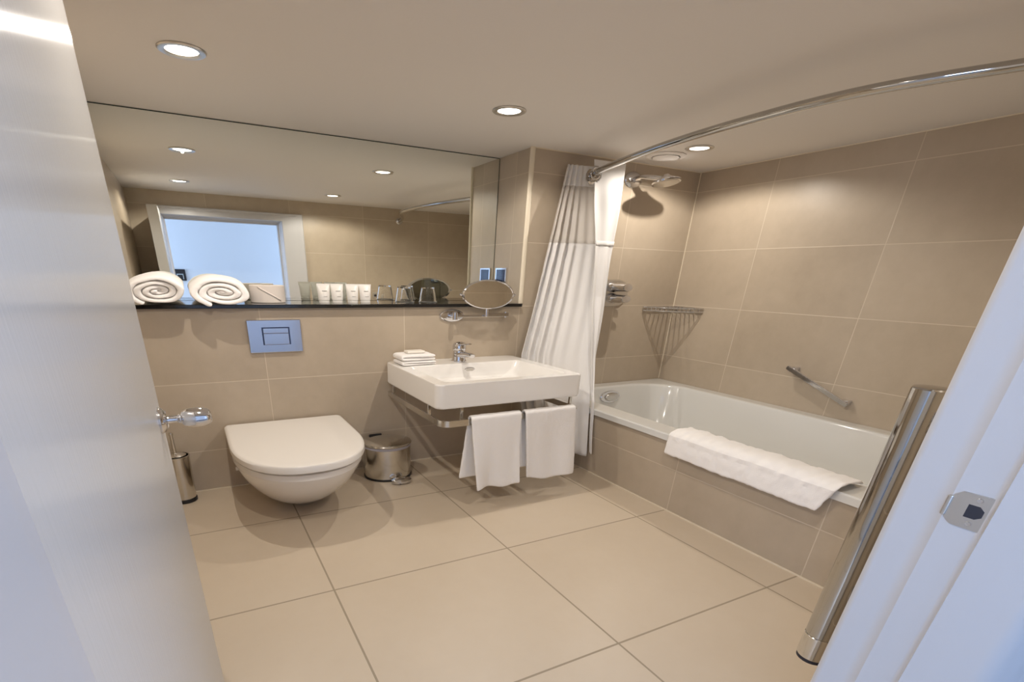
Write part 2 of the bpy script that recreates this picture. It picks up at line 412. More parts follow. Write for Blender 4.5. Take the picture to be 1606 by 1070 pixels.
# ------------------------------------------------------------------ toilet
TCX = 1.503
def dring(hw, ln, z, yb=0.0, n=40, flat=0.42, e=2.35, rb=0.03):
    """D-shaped outline: straight back at yb, sides, rounded front"""
    out = []; y1 = yb - ln*flat
    out += [(TCX-hw+rb, yb, z), (TCX-hw, yb-rb, z)] if False else [(TCX-hw*0.97, yb, z), (TCX-hw, yb-0.03, z)]
    for k in range(n+1):
        a = pi + pi*k/n; c, s_ = cos(a), sin(a)
        out.append((TCX + hw*math.copysign(abs(c)**(2/e), c), y1 + (ln*(1-flat))*math.copysign(abs(s_)**(2/e), s_), z))
    out += [(TCX+hw, yb-0.03, z), (TCX+hw*0.97, yb, z)]
    return out
t = thing('toilet', 'white wall-hung toilet with its lid closed, below the flush plate', 'toilet', (TCX, -0.4, 0.06))
bm = BM()
secs = [(0.150, 0.47, 0.028), (0.185, 0.54, 0.034), (0.228, 0.62, 0.064), (0.280, 0.72, 0.125), (0.325, 0.815, 0.195), (0.358, 0.89, 0.262), (0.377, 0.942, 0.320), (0.381, 0.956, 0.346), (0.386, 0.968, 0.351), (0.387, 0.972, 0.384), (0.380, 0.960, 0.390)]
loft(bm, [dring(hw, ln, z, -0.002, e=2.2) for hw, ln, z in secs])
obj('bowl', bm, M_ceramic, t)
bm = BM(); loft(bm, [dring(0.362, 0.800, 0.3905, -0.10), dring(0.366, 0.808, 0.393, -0.10), dring(0.366, 0.808, 0.402, -0.10), dring(0.362, 0.80, 0.4045, -0.10)]); obj('seat', bm, M_seat, t)
bm = BM()
loft(bm, [dring(0.380, 0.966, 0.4050, -0.03), dring(0.391, 0.980, 0.4075, -0.022), dring(0.394, 0.984, 0.415, -0.02), dring(0.392, 0.980, 0.438, -0.02), dring(0.384, 0.970, 0.446, -0.024), dring(0.372, 0.955, 0.4485, -0.03), dring(0.34, 0.90, 0.4495, -0.05)])
obj('lid', bm, M_seat, t)
for sx in (-1, 1):
    bm = BM(); lathe(bm, (TCX+sx*0.365, -0.30, 0.235), [(0.012, -0.03), (0.012, 0.006), (0.008, 0.009)], basis=(Vector((0, 1, 0)), Vector((0, 0, 1)), Vector((sx, 0, 0))), n=18); obj('side_cap', bm, M_ceramic, t)
t = thing('flush_plate', 'rectangular chrome flush plate on the tiled wall above the toilet', 'flush plate', (1.51, -0.01, 0.90))
bm = BM(); box(bm, 1.346, 1.681, -0.016, 0.0, 0.896, 1.096, 0.004, 3); obj('plate', bm, M_satin, t)
bm = BM(); box(bm, 1.432, 1.606, -0.018, -0.014, 0.944, 1.052, 0.001); obj('button_gap', bm, M_navy, t)
bm = BM(); box(bm, 1.440, 1.597, -0.022, -0.014, 0.946, 1.014, 0.002); box(bm, 1.440, 1.597, -0.022, -0.014, 1.0155, 1.046, 0.002); obj('button', bm, M_satin, t)

# ------------------------------------------------------------------ toilet brush and pedal bin
t = thing('toilet_brush', 'slim steel toilet brush holder on the floor behind the open door', 'toilet brush', (0.800, -0.125, 0))
c = (0.800, -0.125, 0)
bm = BM(); lathe(bm, c, [(0.070, 0.0), (0.074, 0.004), (0.074, 0.022), (0.068, 0.024)], s=(1, 0.9), n=36); obj('base_ring', bm, M_black, t)
bm = BM(); lathe(bm, c, [(0.068, 0.024), (0.070, 0.03), (0.078, 0.30), (0.081, 0.304), (0.081, 0.312), (0.074, 0.312), (0.066, 0.06)], s=(1, 0.9), n=40); obj('holder', bm, M_steel, t)
bm = BM(); lathe(bm, c, [(0.060, 0.29), (0.062, 0.315), (0.04, 0.325), (0.012, 0.33), (0.010, 0.44), (0.014, 0.45), (0.012, 0.46)], s=(1, 0.9), n=24); obj('brush_handle', bm, M_steel, t)
BC = (2.185, -0.205, 0)
t = thing('pedal_bin', 'small round steel pedal bin between the toilet and the washbasin', 'bin', BC)
s = (1.0, 0.86)
bm = BM(); lathe(bm, BC, [(0.176, 0.0), (0.182, 0.003), (0.182, 0.014), (0.176, 0.016)], s=s, n=48); obj('base_ring', bm, M_black, t)
bm = BM(); lathe(bm, BC, [(0.176, 0.014), (0.177, 0.232), (0.174, 0.234)], s=s, n=56); obj('body', bm, M_steel, t)
bm = BM(); lathe(bm, BC, [(0.176, 0.232), (0.179, 0.235), (0.179, 0.250), (0.172, 0.251)], s=s, n=56); obj('collar', bm, M_lip, t)
bm = BM(); lathe(bm, BC, [(0.168, 0.250), (0.182, 0.253), (0.184, 0.259), (0.178, 0.267), (0.14, 0.276), (0.08, 0.282), (0.01, 0.284)], s=s, n=56); obj('lid', bm, M_steel, t)
bm = BM(); box(bm, 2.10, 2.20, -0.052, -0.030, 0.19, 0.275, 0.006); obj('hinge', bm, M_black, t)
dp = Vector((0.16, -0.98, 0)).normalized(); pc = Vector(BC)+dp*0.150
bm = BM(); box(bm, pc.x-0.02, pc.x+0.02, pc.y-0.09, pc.y+0.03, 0.006, 0.014, 0.002); obj('pedal_arm', bm, M_black, t)
bm = BM(); lathe(bm, (pc.x+0.01, pc.y-0.045, 0.006), [(0.074, 0.0), (0.078, 0.006), (0.076, 0.018), (0.055, 0.030), (0.01, 0.033)], s=(1.0, 0.62), n=32); obj('pedal', bm, M_chrome, t)

# ------------------------------------------------------------------ washbasin
X0, X1, Y1, Z0, Z1 = 2.262, 3.348, -0.905, 0.647, 0.796
t = thing('washbasin', 'rectangular white wall-hung washbasin under the black shelf', 'washbasin', (2.8, -0.45, Z0))
bm = BM()
yb = -0.001
rings = [rrect(X0+0.02, X1-0.02, Y1+0.02, yb, 0.04, Z0), rrect(X0+0.006, X1-0.006, Y1+0.006, yb, 0.05, Z0+0.004), rrect(X0, X1, Y1, yb, 0.05, Z0+0.016), rrect(X0, X1, Y1, yb, 0.05, Z1-0.006), rrect(X0+0.004, X1-0.004, Y1+0.004, yb, 0.05, Z1)]
IX0, IX1, IY0, IY1 = 2.350, 3.262, -0.825, -0.235
rings += [rrect(IX0-0.004, IX1+0.004, IY0-0.004, IY1+0.004, 0.04, Z1), rrect(IX0+0.004, IX1-0.004, IY0+0.004, IY1-0.004, 0.04, Z1-0.006),
          rrect(IX0+0.03, IX1-0.03, IY0+0.04, IY1-0.02, 0.05, Z1-0.060), rrect(IX0+0.07, IX1-0.07, IY0+0.08, IY1-0.04, 0.07, Z1-0.092), rrect(IX0+0.12, IX1-0.12, IY0+0.14, IY1-0.08, 0.08, Z1-0.104),
          rrect(2.74, 2.86, -0.58, -0.50, 0.03, Z1-0.108)]
loft(bm, rings)
obj('basin', bm, M_ceramic, t)
bm = BM(); lathe(bm, (2.833, IY1-0.012, 0.748), [(0.030, -0.01), (0.048, 0.0), (0.046, 0.004), (0.034, 0.006)], 'y', (1, 0.40), 28); obj('overflow_ring', bm, M_chrome, t)
bm = BM(); lathe(bm, (2.833, IY1-0.017, 0.748), [(0.033, 0.0), (0.030, 0.002)], 'y', (1, 0.40), 28); obj('overflow_hole', bm, M_brushed, t)
bm = BM(); lathe(bm, (2.80, -0.54, 0.6885), [(0.055, 0.0), (0.05, 0.004), (0.02, 0.006)], 'z', (1, 0.85), 28); obj('drain', bm, M_chrome, t)
# mixer tap
TC = (2.800, -0.135, Z1)
t = thing('basin_tap', 'chrome single-lever mixer tap on the back of the washbasin', 'tap', TC)
bm = BM(); lathe(bm, TC, [(0.056, 0.0), (0.056, 0.004), (0.052, 0.008), (0.049, 0.03), (0.048, 0.072), (0.046, 0.078)], s=(1.0, 0.9), n=32); obj('tap_body', bm, M_chrome, t)
bm = BM(); tube(bm, [(2.800, -0.150, 0.842), (2.800, -0.20, 0.852), (2.800, -0.27, 0.860), (2.800, -0.325, 0.862), (2.800, -0.340, 0.858)], [0.030, 0.027, 0.022, 0.020, 0.017], 18, s=(1.2, 0.75)); obj('spout', bm, M_chrome, t)
bm = BM(); lathe(bm, (2.8, -0.135, 0.876), [(0.048, 0.0), (0.052, 0.006), (0.051, 0.032), (0.042, 0.050), (0.020, 0.058), (0.003, 0.059)], s=(1.0, 0.9), n=32); obj('tap_cap', bm, M_chrome, t)
bm = BM(); tube(bm, [(2.800, -0.14, 0.918), (2.800, -0.20, 0.922), (2.800, -0.27, 0.932), (2.800, -0.30, 0.936)], [0.016, 0.013, 0.011, 0.009], 14, s=(1.5, 0.45)); obj('lever', bm, M_chrome, t)
# folded face cloths and soap on the basin
def folded(name, x0, x1, y0, y1, z0, th, layers, label):
    bm = BM()
    # one cloth folded over on itself: a flat S in section, the folds at the front and back
    pts = []; lh = th/layers
    for k in range(layers):
        z = z0 + lh*(k+0.5); ys = (x1, x0) if k % 2 == 0 else (x0, x1)
        for q in range(7):
            pts.append((ys[0]+(ys[1]-ys[0])*q/6, z))
        if k < layers-1:
            sgn = -1 if k % 2 == 0 else 1
            for q in range(1, 5):
                a = -pi/2 + pi*q/5
                pts.append((ys[1]+sgn*0.5*lh*cos(a), z+lh/2+lh/2*sin(a)))
    rows = [[(y, y0+(y1-y0)*u/10 + 0.003*sin(k*0.7+u), z + 0.0012*sin(u*2.1+k)) for u in range(11)] for k, (y, z) in enumerate(pts)]
    grid(bm, rows); o = obj(name, bm, M_towel); mod_solid(o, lh*0.86); mod_subsurf(o, 1); mod_fluff(o, 0.002, 0.03)
    return tag(o, label, 'face cloth')
folded('face_cloth', 2.318, 2.572, -0.235, -0.045, Z1+0.0015, 0.028, 2, 'white folded face cloth lying on the washbasin corner, the lower of two')
folded('face_cloth', 2.322, 2.568, -0.228, -0.045, Z1+0.0310, 0.042, 2, 'white folded face cloth on the washbasin corner with the soap on top')
bm = BM(); box(bm, 2.375, 2.510, -0.165, -0.085, 0.8700, 0.8860, 0.006, 4); o = obj('soap_bar', bm, M_soap); tag(o, 'small wrapped ivory soap bar on the folded face cloths', 'soap')

# towel rail round the basin
t = thing('towel_rail', 'flat steel towel rail running round under the washbasin', 'towel rail', (2.8, -0.45, 0.55))
ZR0, ZR1 = 0.546, 0.584
def flat_bar(path, z0, z1, th):
    bm = BM(); P_ = [Vector((x, y, 0)) for x, y in path]; rings = []
    for i, p in enumerate(P_):
        tt = (P_[min(i+1, len(P_)-1)] - P_[max(i-1, 0)]).normalized(); nn = Vector((-tt.y, tt.x, 0))*th/2
        rings.append([(p.x+nn.x, p.y+nn.y, z0), (p.x+nn.x, p.y+nn.y, z1), (p.x-nn.x, p.y-nn.y, z1), (p.x-nn.x, p.y-nn.y, z0)])
    loft(bm, rings); return bm
XA, XB, YR, rc = 2.283, 3.318, -0.93, 0.06
path = [(XA, -0.001), (XA, YR+rc)] + [(XA+rc-rc*cos(a), YR+rc-rc*sin(a)) for a in [pi/2*k/8 for k in range(1, 9)]] + [(XB-rc+rc*sin(a), YR+rc-rc*cos(a)) for a in [pi/2*k/8 for k in range(0, 9)]] + [(XB, -0.001)]
obj('rail_bar', flat_bar(path, ZR0, ZR1, 0.010), M_steel, t, True)
for x, y in ((2.300, -0.06), (2.300, -0.70), (2.448, -0.86), (3.295, -0.86)):
    bm = BM(); box(bm, x-0.010, x+0.010, y-0.008, y+0.008, 0.56, Z0, 0.002); obj('bracket', bm, M_steel, t)
for q in ((2.440, 2.456, -0.93, -0.86), (2.288, 2.300, -0.708, -0.692), (3.287, 3.303, -0.93, -0.86)): obj('crossbar', box(BM(), *q, 0.57, 0.58), M_steel, t)

def hang_towel(x0, x1, label, zf, zb, dxb=(0, 0), tilt=0.0, dxf=(0, 0), seed=0):
    """cloth over the rail: front sheet, fold over the bar, back sheet"""
    bm = BM(); pts = []
    yc = YR; zt = ZR1+0.016; r = 0.024
    nf = 18
    for k in range(nf+1): pts.append(('f', k/nf, zf+(zt-r-zf)*k/nf))
    for k in range(1, 8): pts.append(('o', k/8, 0))
    for k in range(nf+1): pts.append(('b', k/nf, zt-r+(zb-(zt-r))*k/nf))
    rows = []; nx = 24
    for kind, q, z in pts:
        row = []
        for u in range(nx+1):
            s_ = u/nx
            if kind == 'f':
                d = 1-q; a0, a1 = x0+dxf[0]*d, x1+dxf[1]*d
                y = yc - r - 0.030*d**1.5 - 0.022*d*sin(s_*5.2+seed+1.5*d) - 0.012*d*sin(s_*11+seed*2)
                zz = z + tilt*d*(s_-0.5)
                zz += 0.010*d*sin(s_*6.5+seed)
            elif kind == 'o':
                a = pi*q; a0, a1 = x0, x1; y = yc - r*cos(a); zz = zt - r + r*sin(a)
            else:
                d = q; a0, a1 = x0+dxb[0]*d, x1+dxb[1]*d
                y = yc + r + 0.012*d*sin(s_*4.5+seed*1.3); zz = z
            row.append((a0+(a1-a0)*s_, y, zz))
        rows.append(row)
    grid(bm, rows); o = obj('hand_towel', bm, M_towel); mod_solid(o, 0.014); mod_subsurf(o, 1); mod_fluff(o, 0.004, 0.04)
    tag(o, label, 'towel', 'hand towels on the washbasin rail'); return o
hang_towel(2.470, 2.838, 'white hand towel over the rail below the washbasin, nearer the toilet', 0.120, 0.185, (-0.045, -0.02), -0.004, (0.030, 0.005), 0.5)
hang_towel(2.866, 3.275, 'white hand towel over the rail below the washbasin, nearer the bath', 0.125, 0.20, (-0.03, -0.03), -0.008, (0.050, 0.015), 2.2)

# ------------------------------------------------------------------ things on the shelf
def rolled_towel(cx, cz, hw, hh, y0, y1, label, turns=3.6, phase=0.0, seed=0):
    """one long towel wound into a flattened roll, its wound edge facing the room"""
    n = int(turns*30)
    def pt(k, rr):
        a = phase + 2*pi*turns*k/n
        q = k/n; w = 1 + (0.050*sin(a*2+seed) + 0.030*sin(a*3.1+2*seed) + 0.02*sin(a*5.3+seed))*(0.35+0.65*q)
        flat = 1 - 0.25*(1-q)
        return cx + rr*w*hw*cos(a)*(1+0.10*(1-q)), cz + rr*w*hh*sin(a)*flat
    pitch = 0.90/turns; bm = BM(); rings = []
    ys = [(y0, 0.50), (y0+0.004, 0.76), (y0+0.010, 0.90), (y0+0.020, 0.98)] + [(y0+0.05+(y1-y0-0.05)*j/9, 0.97) for j in range(10)]
    for j, (y, th) in enumerate(ys):
        o_, i_ = [], []
        for k in range(n+1):
            mid = max(0.02, 0.08 + 0.92*(k/n) - pitch*0.5); hlf = pitch*0.5*th*(1+0.05*sin(k*0.31+seed*3))
            yo = y + (0.010*sin(k*0.23+seed) + 0.020*(1-k/n))*(1 if j < 4 else max(0, 1-(j-3)/5))
            sag = -0.022*(-yo/0.12)**1.3 if yo < 0 else 0
            x, z = pt(k, mid+hlf); o_.append((x, yo, z+sag)); x, z = pt(k, max(0.004, mid-hlf)); i_.append((x, yo, z+sag))
        rings.append(o_+i_[::-1])
    vr = loft(bm, rings, False, False)
    m_ = len(vr[0])
    for ring in (vr[0], vr[-1]):
        for k in range(n): bm.faces.new((ring[k], ring[k+1], ring[m_-2-k], ring[m_-1-k]))
    o = obj('rolled_towel', bm, M_towel, angle=60); o.modifiers.clear(); mod_subsurf(o, 1); mod_fluff(o, 0.004, 0.03)
    return tag(o, label, 'towel', 'rolled bath towels on the shelf')
rolled_towel(0.898, 1.281, 0.156, 0.093, -0.120, 0.36, 'rolled white bath towel on the black shelf, half hidden by the open door', 3.7, -0.3, 1)
rolled_towel(1.232, 1.274, 0.184, 0.086, -0.120, 0.36, 'rolled white bath towel on the black shelf beside the toilet roll', 3.6, 0.5, 4)

t = thing('toilet_roll', 'spare toilet roll standing on the black shelf beside the rolled towels', 'toilet roll', (1.525, 0.20, SH))
bm = BM(); lathe(bm, (1.525, 0.20, SH), [(0.028, 0.002), (0.106, 0.0), (0.110, 0.003), (0.110, 0.103), (0.106, 0.106), (0.030, 0.106)], s=(1.0, 0.9), n=48, cap=False); obj('paper', bm, M_paper, t)
bm = BM(); lathe(bm, (1.525, 0.20, SH), [(0.028, 0.002), (0.030, 0.106), (0.026, 0.106), (0.025, 0.002)], s=(1.0, 0.9), n=32, cap=False); obj('core', bm, mat('cardboard', (0.35, 0.25, 0.16), 0.9), t)
bm = BM(); pts = []
for k in range(9):
    a = radians(-128+76*k/8); top = SH+0.092-0.080*k/8
    pts.append([(1.525+0.112*cos(a), 0.20+0.1010*sin(a), top+0.010), (1.525+0.1135*cos(a), 0.20+0.1022*sin(a), top)])
grid(bm, pts); o = obj('folded_edge', bm, M_paper, t); mod_solid(o, 0.002)

def bath_tube():
    t = thing('toiletry_tube', '', 'tube', (1.88, 0.12, SH), 'toiletry tubes on the shelf')
    bm = BM(); bx, by = 1.88, 0.12
    prof = [(0.036, 0.031, 0.0175), (0.038, 0.0325, 0.022), (0.040, 0.030, 0.055), (0.043, 0.021, 0.085), (0.045, 0.008, 0.106), (0.046, 0.0035, 0.112), (0.046, 0.003, 0.120)]
    loft(bm, [[(bx+a*cos(2*pi*k/32), by+b*sin(2*pi*k/32), SH+z) for k in range(32)] for a, b, z in prof]); obj('tube_body', bm, M_tube, t)
    bm = BM(); lathe(bm, (bx, by, SH), [(0.034, 0.0), (0.0355, 0.002), (0.0355, 0.015), (0.033, 0.017)], s=(1, 0.86), n=32); obj('cap', bm, M_tube, t)
    bm = BM()
    def mark(z, x0, x1, h):
        rows = []
        for k in range(7):
            x = x0+(x1-x0)*k/6
            yy = -0.0325*math.sqrt(max(0, 1-(x/0.040)**2)) - 0.0006
            if z > 0.07: yy = -0.0255*math.sqrt(max(0, 1-(x/0.042)**2)) - 0.0012
            rows.append([(bx+x, by+yy, SH+z), (bx+x, by+yy-0.0004, SH+z+h)])
        grid(bm, rows)
    mark(0.0745, -0.016, 0.017, 0.0028); o = obj('name_print', bm, M_print, t); mod_solid(o, 0.0006)
    bm = BM(); mark(0.041, -0.010, 0.017, 0.0016); o = obj('small_print', bm, M_print, t); mod_solid(o, 0.0006)
    return t
def copy_tree(t, loc, label, rz=0):
    r = t.copy(); COL.objects.link(r); r.location = loc; r.rotation_euler = (0, 0, rz); r['label'] = label
    for ch in list(t.children):
        c = ch.copy(); COL.objects.link(c); c.parent = r
        for g in ch.children:
            d = g.copy(); COL.objects.link(d); d.parent = c
    return r
tb = bath_tube()
tb['label'] = 'white toiletry tube on the black shelf, first from the toilet roll'
for x, lb, rz in ((1.972, 'white toiletry tube on the black shelf, second from the toilet roll', 0.06), (2.080, 'white toiletry tube on the black shelf, third from the toilet roll', -0.05), (2.171, 'white toiletry tube on the black shelf, last one before the glasses', 0.04)):
    copy_tree(tb, (x, 0.12, SH), lb, rz)

def tumbler(x, y, label):
    t = thing('glass_tumbler', label, 'glass', (x, y, SH), 'upturned tumblers on the shelf')
    s = (1.0, 0.88); zc = SH+0.0022
    bm = BM(); lathe(bm, (x, y, zc), [(0.066, 0.0), (0.068, 0.001), (0.051, 0.099), (0.048, 0.102), (0.004, 0.102), (0.004, 0.093), (0.046, 0.092), (0.063, 0.001)], s=s, n=48, cap=False)
    # bottom rim ring closes the profile
    obj('glass_wall', bm, M_glass, t)
    bm = BM(); lathe(bm, (x, y, SH), [(0.070, 0.0005), (0.074, 0.0018), (0.01, 0.002)], s=s, n=40); obj('paper_coaster', bm, M_card, t)
    return t
tumbler(2.506, 0.22, 'upturned clear glass tumbler on the shelf, nearer the toiletry tubes')
tumbler(2.700, 0.22, 'upturned clear glass tumbler on the shelf, nearer the magnifying mirror')

# ------------------------------------------------------------------ magnifying mirror on its arm
t = thing('magnifying_mirror', 'round chrome magnifying mirror on a swing arm in front of the shelf', 'mirror', (2.796, -0.01, 1.06))
bm = BM(); lathe(bm, (2.796, 0.0, 1.106), [(0.100, 0.0), (0.102, 0.003), (0.098, 0.010), (0.085, 0.014), (0.02, 0.017)], 'y', (1, 0.43), 44); obj('wall_plate', bm, M_chrome, t)
bm = BM(); lathe(bm, (2.796, -0.014, 1.106), [(0.020, 0.0), (0.020, 0.045)], 'y', (1, 0.8), 24)
lathe(bm, (2.796, -0.060, 1.080), [(0.018, 0.0), (0.020, 0.003), (0.020, 0.050), (0.016, 0.054)], 'z', (1, 0.9), 24); obj('pivot', bm, M_chrome, t)
bm = BM(); box(bm, 2.800, 3.24, -0.067, -0.055, 1.098, 1.112, 0.002); obj('lower_arm', bm, M_chrome, t)
bm = BM(); box(bm, 3.050, 3.245, -0.090, -0.078, 1.100, 1.126, 0.002); lathe(bm, (3.225, -0.072, 1.092), [(0.013, 0.0), (0.013, 0.040)], 'z', n=16); obj('upper_arm', bm, M_chrome, t)
MC = Vector((3.045, -0.105, 1.254))
bm = BM(); lathe(bm, (3.045, -0.088, 1.100), [(0.012, 0.0), (0.014, 0.004), (0.014, 0.050), (0.009, 0.060)], 'z', n=20); obj('stem', bm, M_chrome, t)
bm = BM(); lathe(bm, MC+Vector((0, 0.014, 0)), [(0.195, 0.0), (0.217, 0.004), (0.222, 0.012), (0.219, 0.021), (0.208, 0.024), (0.204, 0.020)], 'y', (1, 0.447), 64, cap=False); rim = obj('mirror_rim', bm, M_chrome, t)
bm = BM(); lathe(bm, MC+Vector((0, 0.0, 0)), [(0.206, 0.0), (0.205, 0.006)], 'y', (1, 0.447), 64); obj('mirror_face', bm, mat('warm_mirror', (0.95, 0.94, 0.90), 0.01, 1.0), t)
bm = BM(); lathe(bm, MC+Vector((0, 0.016, 0)), [(0.196, 0.0), (0.19, 0.004)], 'y', (1, 0.447), 64); obj('mirror_back', bm, mat('dark_back_mirror', (0.25, 0.25, 0.23), 0.05, 1.0), t)
for sx in (-1, 1):
    bm = BM(); lathe(bm, MC+Vector((sx*0.222, 0.002, 0)), [(0.008, -0.004), (0.009, 0.010), (0.006, 0.016)], basis=(Vector((0, 1, 0)), Vector((0, 0, 1)), Vector((sx, 0, 0))), n=14); obj('tilt_screw', bm, M_chrome, t)

# chrome plate on the side of the recess
t = thing('shaver_socket', 'small chrome socket plate with a painted navy reflection on the side wall of the mirror recess', 'socket', (XC-0.01, 0.30, 1.30))
bm = BM(); box(bm, XC-0.012, XC, 0.220, 0.388, 1.305, 1.440, 0.003); obj('frame_plate', bm, M_chrome, t)
bm = BM(); box(bm, XC-0.014, XC-0.010, 0.240, 0.368, 1.340, 1.428, 0.001); obj('face', bm, M_navy, t)  # navy colour put in for the reflection on the polished plate

# ------------------------------------------------------------------ bath
t = thing('bathtub', 'white enamel bathtub set behind the tiled panel', 'bathtub', (4.4, -1.35, 0.08))
BX0, BX1, BY0, BY1, BZ = 3.640, XR-0.001, -2.76, -0.001, 0.496
rings = [rrect(BX0, BX1, BY0, BY1, 0.02, 0.4525, 12), rrect(BX0, BX1, BY0, BY1, 0.02, BZ-0.008, 12), rrect(BX0+0.006, BX1-0.002, BY0+0.006, BY1-0.002, 0.025, BZ, 12),
         rrect(3.800, 5.020, -2.64, -0.105, (0.42, 0.36), BZ, 12), rrect(3.815, 5.005, -2.625, -0.120, (0.42, 0.36), BZ-0.006, 12), rrect(3.826, 4.995, -2.612, -0.132, (0.42, 0.36), BZ-0.022, 12),
         rrect(3.850, 4.970, -2.560, -0.150, (0.40, 0.34), BZ-0.12, 12), rrect(3.880, 4.940, -2.46, -0.180, (0.38, 0.33), BZ-0.26, 12), rrect(3.920, 4.900, -2.34, -0.225, (0.34, 0.30), 0.140, 12), rrect(4.00, 4.82, -2.22, -0.30, (0.30, 0.26), 0.105, 12), rrect(4.12, 4.70, -2.0, -0.45, (0.2, 0.2), 0.098, 12)]
bm = BM(); loft(bm, rings, False, True); obj('tub', bm, M_enamel, t)
oc = Vector((4.365, -0.150, 0.405))
nb = (Vector((1, 0, 0)), Vector((0, 0.10, 1)).normalized(), Vector((0, -1, 0.10)).normalized())
bm = BM(); lathe(bm, oc, [(0.112, -0.02), (0.115, 0.008), (0.108, 0.014), (0.104, 0.014)], basis=nb, s=(1, 0.47), n=40); ov = obj('overflow', bm, M_chrome, t)
bm = BM(); lathe(bm, oc+Vector((0.012, -0.012, 0)), [(0.078, 0.0), (0.080, 0.012), (0.074, 0.018), (0.03, 0.021)], basis=nb, s=(1, 0.47), n=36); obj('waste_control', bm, M_brushed, ov)
bm = BM(); lathe(bm, (4.40, -0.62, 0.0985), [(0.06, 0), (0.056, 0.005), (0.02, 0.006)], s=(1, 0.88), n=30); obj('drain', bm, M_chrome, t)
# bath mat over the rim
bm = BM(); sec = [(3.826, 0.506), (3.822, 0.513), (3.808, 0.520), (3.785, 0.523), (3.745, 0.527), (3.705, 0.529), (3.668, 0.527), (3.634, 0.518), (3.612, 0.500), (3.618, 0.478), (3.612, 0.455), (3.611, 0.43), (3.610, 0.405), (3.608, 0.378)]
rows = []
for k, (x, z) in enumerate(sec):
    q = max(0, (k-7)/6); row = []
    for u in range(61):
        y = -1.452 - 0.975*u/60 + q*0.055*(u/60)
        bul = (0.0055*max(0, sin(u*0.9+0.6*k))+0.003*sin(u*1.7+k)) if 1 < k < 9 else 0
        row.append((x - (bul if k > 7 else 0), y, z + (bul if k <= 7 else 0) + 0.002*sin(u*0.21)))
    rows.append(row)
grid(bm, rows); o = obj('bath_mat', bm, M_towel); mod_solid(o, 0.012); mod_subsurf(o, 1); mod_fluff(o, 0.013, 0.045)
tag(o, 'white terry bath mat folded over the front rim of the bathtub', 'bath mat')

# grab bar on the long wall
t = thing('grab_bar', 'short slanting chrome grab bar on the wall above the bathtub', 'grab bar', (XR, -1.45, 0.6))
p0, p1 = Vector((XR-0.062, -1.215, 0.800)), Vector((XR-0.062, -1.690, 0.612))
bm = BM(); d = (p1-p0).normalized(); n_ = Vector((0, -d.z, d.y)); rings = []
for p in (p0, p1):
    rings.append([p+n_*0.014+Vector((-0.014, 0, 0)), p+n_*0.014+Vector((0.012, 0, 0)), p-n_*0.014+Vector((0.012, 0, 0)), p-n_*0.014+Vector((-0.014, 0, 0))])
loft(bm, rings); bmesh.ops.bevel(bm, geom=list(bm.edges), offset=0.004, segments=2, affect='EDGES'); obj('bar', bm, M_chrome, t)
for p in (p0+d*0.035, p1-d*0.035):
    bm = BM(); box(bm, XR-0.055, XR, p.y-0.026, p.y+0.026, p.z-0.017, p.z+0.017, 0.004); obj('mount', bm, M_chrome, t)

# ------------------------------------------------------------------ shower fittings
SX, SZ = 4.375, 2.085
t = thing('wall_mounted_shower', 'chrome wall shower on a short arm near the ceiling', 'shower', (SX, 0, SZ))
bm = BM(); lathe(bm, (SX, 0, SZ), [(0.088, 0.0), (0.090, 0.004), (0.080, 0.016), (0.05, 0.026), (0.02, 0.03)], 'y', (1, 0.62), 36); obj('flange', bm, M_chrome, t)
bm = BM(); tube(bm, spline([(SX, -0.015, SZ), (SX, -0.10, SZ+0.003), (SX+0.03, -0.17, SZ-0.004), (SX+0.07, -0.24, SZ-0.018)], 6), 0.021, 18, s=(1.2, 0.85)); obj('arm', bm, M_chrome, t)
hw = Vector((0.06, -0.20, -0.97)).normalized(); ha = Vector((1, 0, 0)); ha = (ha-hw*ha.dot(hw)).normalized(); hb = hw.cross(ha)
hc = Vector((SX+0.08, -0.26, SZ-0.010))
bm = BM(); lathe(bm, hc, [(0.020, -0.020), (0.030, -0.010), (0.078, 0.010), (0.112, 0.022), (0.118, 0.030), (0.115, 0.038), (0.104, 0.040)], basis=(ha, hb, hw), s=(1, 0.80), n=44); hd = obj('shower_rose', bm, M_chrome, t)
bm = BM(); lathe(bm, hc, [(0.103, 0.0405), (0.098, 0.042), (0.02, 0.043)], basis=(ha, hb, hw), s=(1, 0.80), n=40); obj('spray_face', bm, M_brushed, hd)
# valve
VX, VZ = 4.335, 1.267
t = thing('shower_valve', 'chrome shower valve with two lever knobs on the tiled shower wall', 'shower valve', (VX, 0, VZ-0.1))
bm = BM(); loft(bm, [[(x, -y, z) for x, z, _ in rrect(VX-a, VX+a, VZ-b, VZ+b, (0.13, 0.085), 0, 10)] for a, b, y in ((0.175, 0.104, 0.0), (0.177, 0.106, 0.004), (0.173, 0.104, 0.012), (0.163, 0.098, 0.015))]); obj('face_plate', bm, M_brushed, t)
for z in (VZ+0.047, VZ-0.040):
    bm = BM(); lathe(bm, (VX, -0.014, z), [(0.070, 0.0), (0.072, 0.006), (0.066, 0.030), (0.058, 0.038), (0.058, 0.100), (0.054, 0.160), (0.046, 0.170), (0.01, 0.172)], 'y', (1, 0.58), 32); k = obj('control_knob', bm, M_chrome, t)
    bm = BM(); tube(bm, [(VX+0.03, -0.10, z), (VX+0.085, -0.115, z+0.004), (VX+0.10, -0.118, z+0.004)], [0.014, 0.012, 0.008], 12, s=(1, 1)); obj('knob_lever', bm, M_chrome, k)
